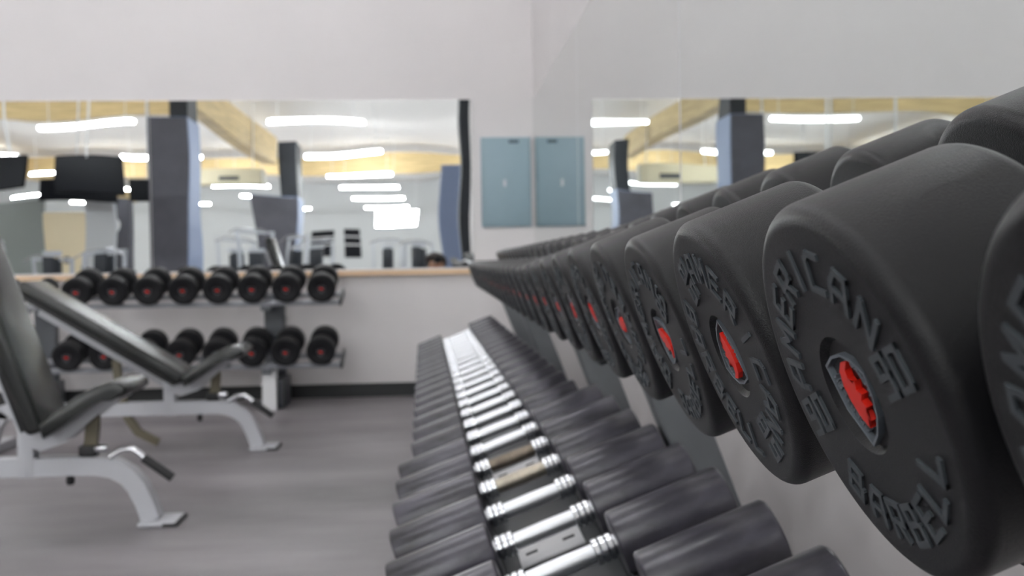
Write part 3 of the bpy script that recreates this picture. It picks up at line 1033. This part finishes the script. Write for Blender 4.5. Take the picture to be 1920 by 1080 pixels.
spots = [(-5.1, -14.0, 1.95, 0.3), (-6.0, -15.8, 1.7, -0.4), (-4.0, -15.2, 1.75, 0.8), (-3.7, -17.6, 1.6, 0.1), (-7.7, -9.6, 1.35, 0.2), (-10.6, -10.0, 1.55, -0.2),
         (-12.2, -9.6, 1.5, 0.4), (-1.7, -19.5, 1.6, 0.0), (-0.6, -18.0, 1.5, 0.5), (-9.1, -10.2, 1.25, 0.2)]
wh = ['beside the wide pillar', 'behind the wide pillar', 'right of the wide pillar', 'in front of the distant pillar', 'below the wall clock', 'in front of the partition',
      'at the left edge of the mirror', 'in the middle of the lit far wall', 'near the blue column', 'in front of the cream door']
m0 = None
for (x, y, h, a), s in zip(spots, wh):
    machine('white-framed cable machine %s in the back mirror' % s, (x, y, 0), h, a)

# ------------------------------------------------------------------ the photographer, kneeling behind the camera (seen only in the back mirror)
def skin_body(name, verts, edges, radii, sub=2):
    me = bpy.data.meshes.new(name)
    me.from_pydata(verts, edges, [])
    o = bpy.data.objects.new(name, me)
    COL.objects.link(o)
    sk = o.modifiers.new('skin', 'SKIN')
    sk.use_smooth_shade = True
    for k, r in enumerate(radii):
        v = me.skin_vertices[0].data[k]
        v.radius = (r, r) if not isinstance(r, tuple) else r
    me.skin_vertices[0].data[0].use_root = True
    sb = o.modifiers.new('sub', 'SUBSURF')
    sb.levels = sub
    sb.render_levels = sub
    dg = bpy.context.evaluated_depsgraph_get()
    new = bpy.data.meshes.new_from_object(o.evaluated_get(dg))
    bpy.data.objects.remove(o)
    return new


PX, PY = -0.03, -0.42
V, E_, Rr = [], [], []


def vtx(x, y, z, r, parent=None):
    V.append((PX + x, PY + y, z))
    Rr.append(r)
    if parent is not None:
        E_.append((parent, len(V) - 1))
    return len(V) - 1


pel = vtx(0, -0.10, 0.26, (0.155, 0.12))
wai = vtx(0, -0.06, 0.42, (0.13, 0.10), pel)
che = vtx(0, 0.00, 0.58, (0.15, 0.11), wai)
sho = vtx(0, 0.03, 0.68, (0.13, 0.09), che)
nek = vtx(0, 0.06, 0.75, 0.055, sho)
hd0 = vtx(0, 0.09, 0.81, 0.065, nek)
hd1 = vtx(0, 0.10, 0.88, (0.078, 0.088), hd0)
hd2 = vtx(0, 0.095, 0.95, (0.070, 0.080), hd1)
for s in (-1, 1):
    a = vtx(s * 0.17, 0.03, 0.67, 0.062, sho)
    e = vtx(s * 0.23, 0.12, 0.50, 0.046, a)
    w_ = vtx(s * 0.115, 0.27, 0.78, 0.031, e)
    pm = vtx(s * 0.095, 0.295, 0.855, 0.030, w_)
    for j, (dx, dy, dz) in enumerate(((-0.02, 0.02, 0.06), (-0.035, 0.035, 0.05), (-0.04, 0.045, 0.03), (-0.035, 0.045, 0.01))):
        f1 = vtx(s * (0.095 + dx * 0.4), 0.295 + dy * 0.9, 0.875 + dz * 0.5, 0.010, pm)
        vtx(s * (0.095 + dx * 1.1), 0.295 + dy * 1.1, 0.875 + dz * 0.9, 0.008, f1)
    th_ = vtx(s * 0.075, 0.275, 0.87, 0.011, pm)
    vtx(s * 0.05, 0.27, 0.90, 0.009, th_)
    hp = vtx(s * 0.10, -0.02, 0.22, 0.10, pel)
    kn = vtx(s * 0.15, 0.30, 0.085, 0.065, hp)
    an = vtx(s * 0.11, -0.16, 0.055, 0.042, kn)
    vtx(s * 0.11, -0.30, 0.035, 0.032, an)
pm_ = skin_body('person', V, E_, Rr)
person = link('person', pm_)
for m in ('jacket', 'jeans', 'skin'):
    pm_.materials.append(MATS[m])
for p in pm_.polygons:
    c = p.center
    z, y = c.z, c.y - PY
    if z > 0.735 and y < 0.2:
        p.material_index = 2
    elif y > 0.245 and z > 0.74:
        p.material_index = 2
    elif z < 0.30:
        p.material_index = 1
    else:
        p.material_index = 0
    p.use_smooth = True
tag(person, 'kneeling person with dark hair holding a camera, hair just showing in back mirror', 'person')
hb = MB()
bmesh.ops.create_icosphere(hb.bm, subdivisions=4, radius=1.0)
for v in hb.bm.verts:
    n = v.co.normalized()
    k = 1 + 0.05 * sin(9 * n.x + 3 * n.z) * sin(7 * n.y + 2) + 0.03 * sin(23 * n.x) * sin(19 * n.z)
    v.co = Vector((n.x * 0.158 * k, n.y * 0.128 * k, n.z * (0.112 if n.z > 0 else 0.17) * k))
    if n.y > 0.35 and n.z < 0.45:
        v.co.y = min(v.co.y, 0.035)
hair = hb.build('hair', 'hair', person, loc=(PX, PY + 0.075, 0.945))
ft = MB()
ft.lathe([(0, 0.0), (0.004, 0.008), (0.022, 0.012), (0.03, 0.0)], 12, Matrix.Translation((PX, PY + 0.172, 0.88)), axis='y')
ft.build('nose', 'skin', person)
MB().box(PX - 0.022, PX + 0.022, PY + 0.175, PY + 0.186, 0.842, 0.850, 0.003).build('mouth', 'emblem_red', person)
for s in (-1, 1):
    mb = MB()
    bmesh.ops.create_uvsphere(mb.bm, u_segments=14, v_segments=8, radius=0.011)
    mb.build('eye', 'clock_white', person, loc=(PX + s * 0.03, PY + 0.172, 0.905))
cm = thing('photo_camera', 'black photo camera held up in front of the kneeling person', 'camera', (0, -0.13, 0.905))
MB().box(-0.066, 0.066, -0.03, 0.03, 0.0, 0.085, 0.010).build('body', 'camera_body', cm)
MB().box(-0.025, 0.025, -0.025, 0.025, 0.085, 0.112, 0.008).build('viewfinder_hump', 'camera_body', cm)
MB().lathe([(0.028, 0), (0.028, 0.036), (0.085, 0.036), (0.09, 0.034), (0.09, 0.028), (0.08, 0.026), (0.08, 0)], 32, Matrix.Translation((0, 0, 0.045)), axis='y').build('lens', 'camera_body', cm)
MB().lathe([(0.081, 0), (0.081, 0.025), (0.082, 0.025), (0.084, 0)], 32, Matrix.Translation((0, 0, 0.045)), axis='y').build('front_glass', 'dark_glass', cm)
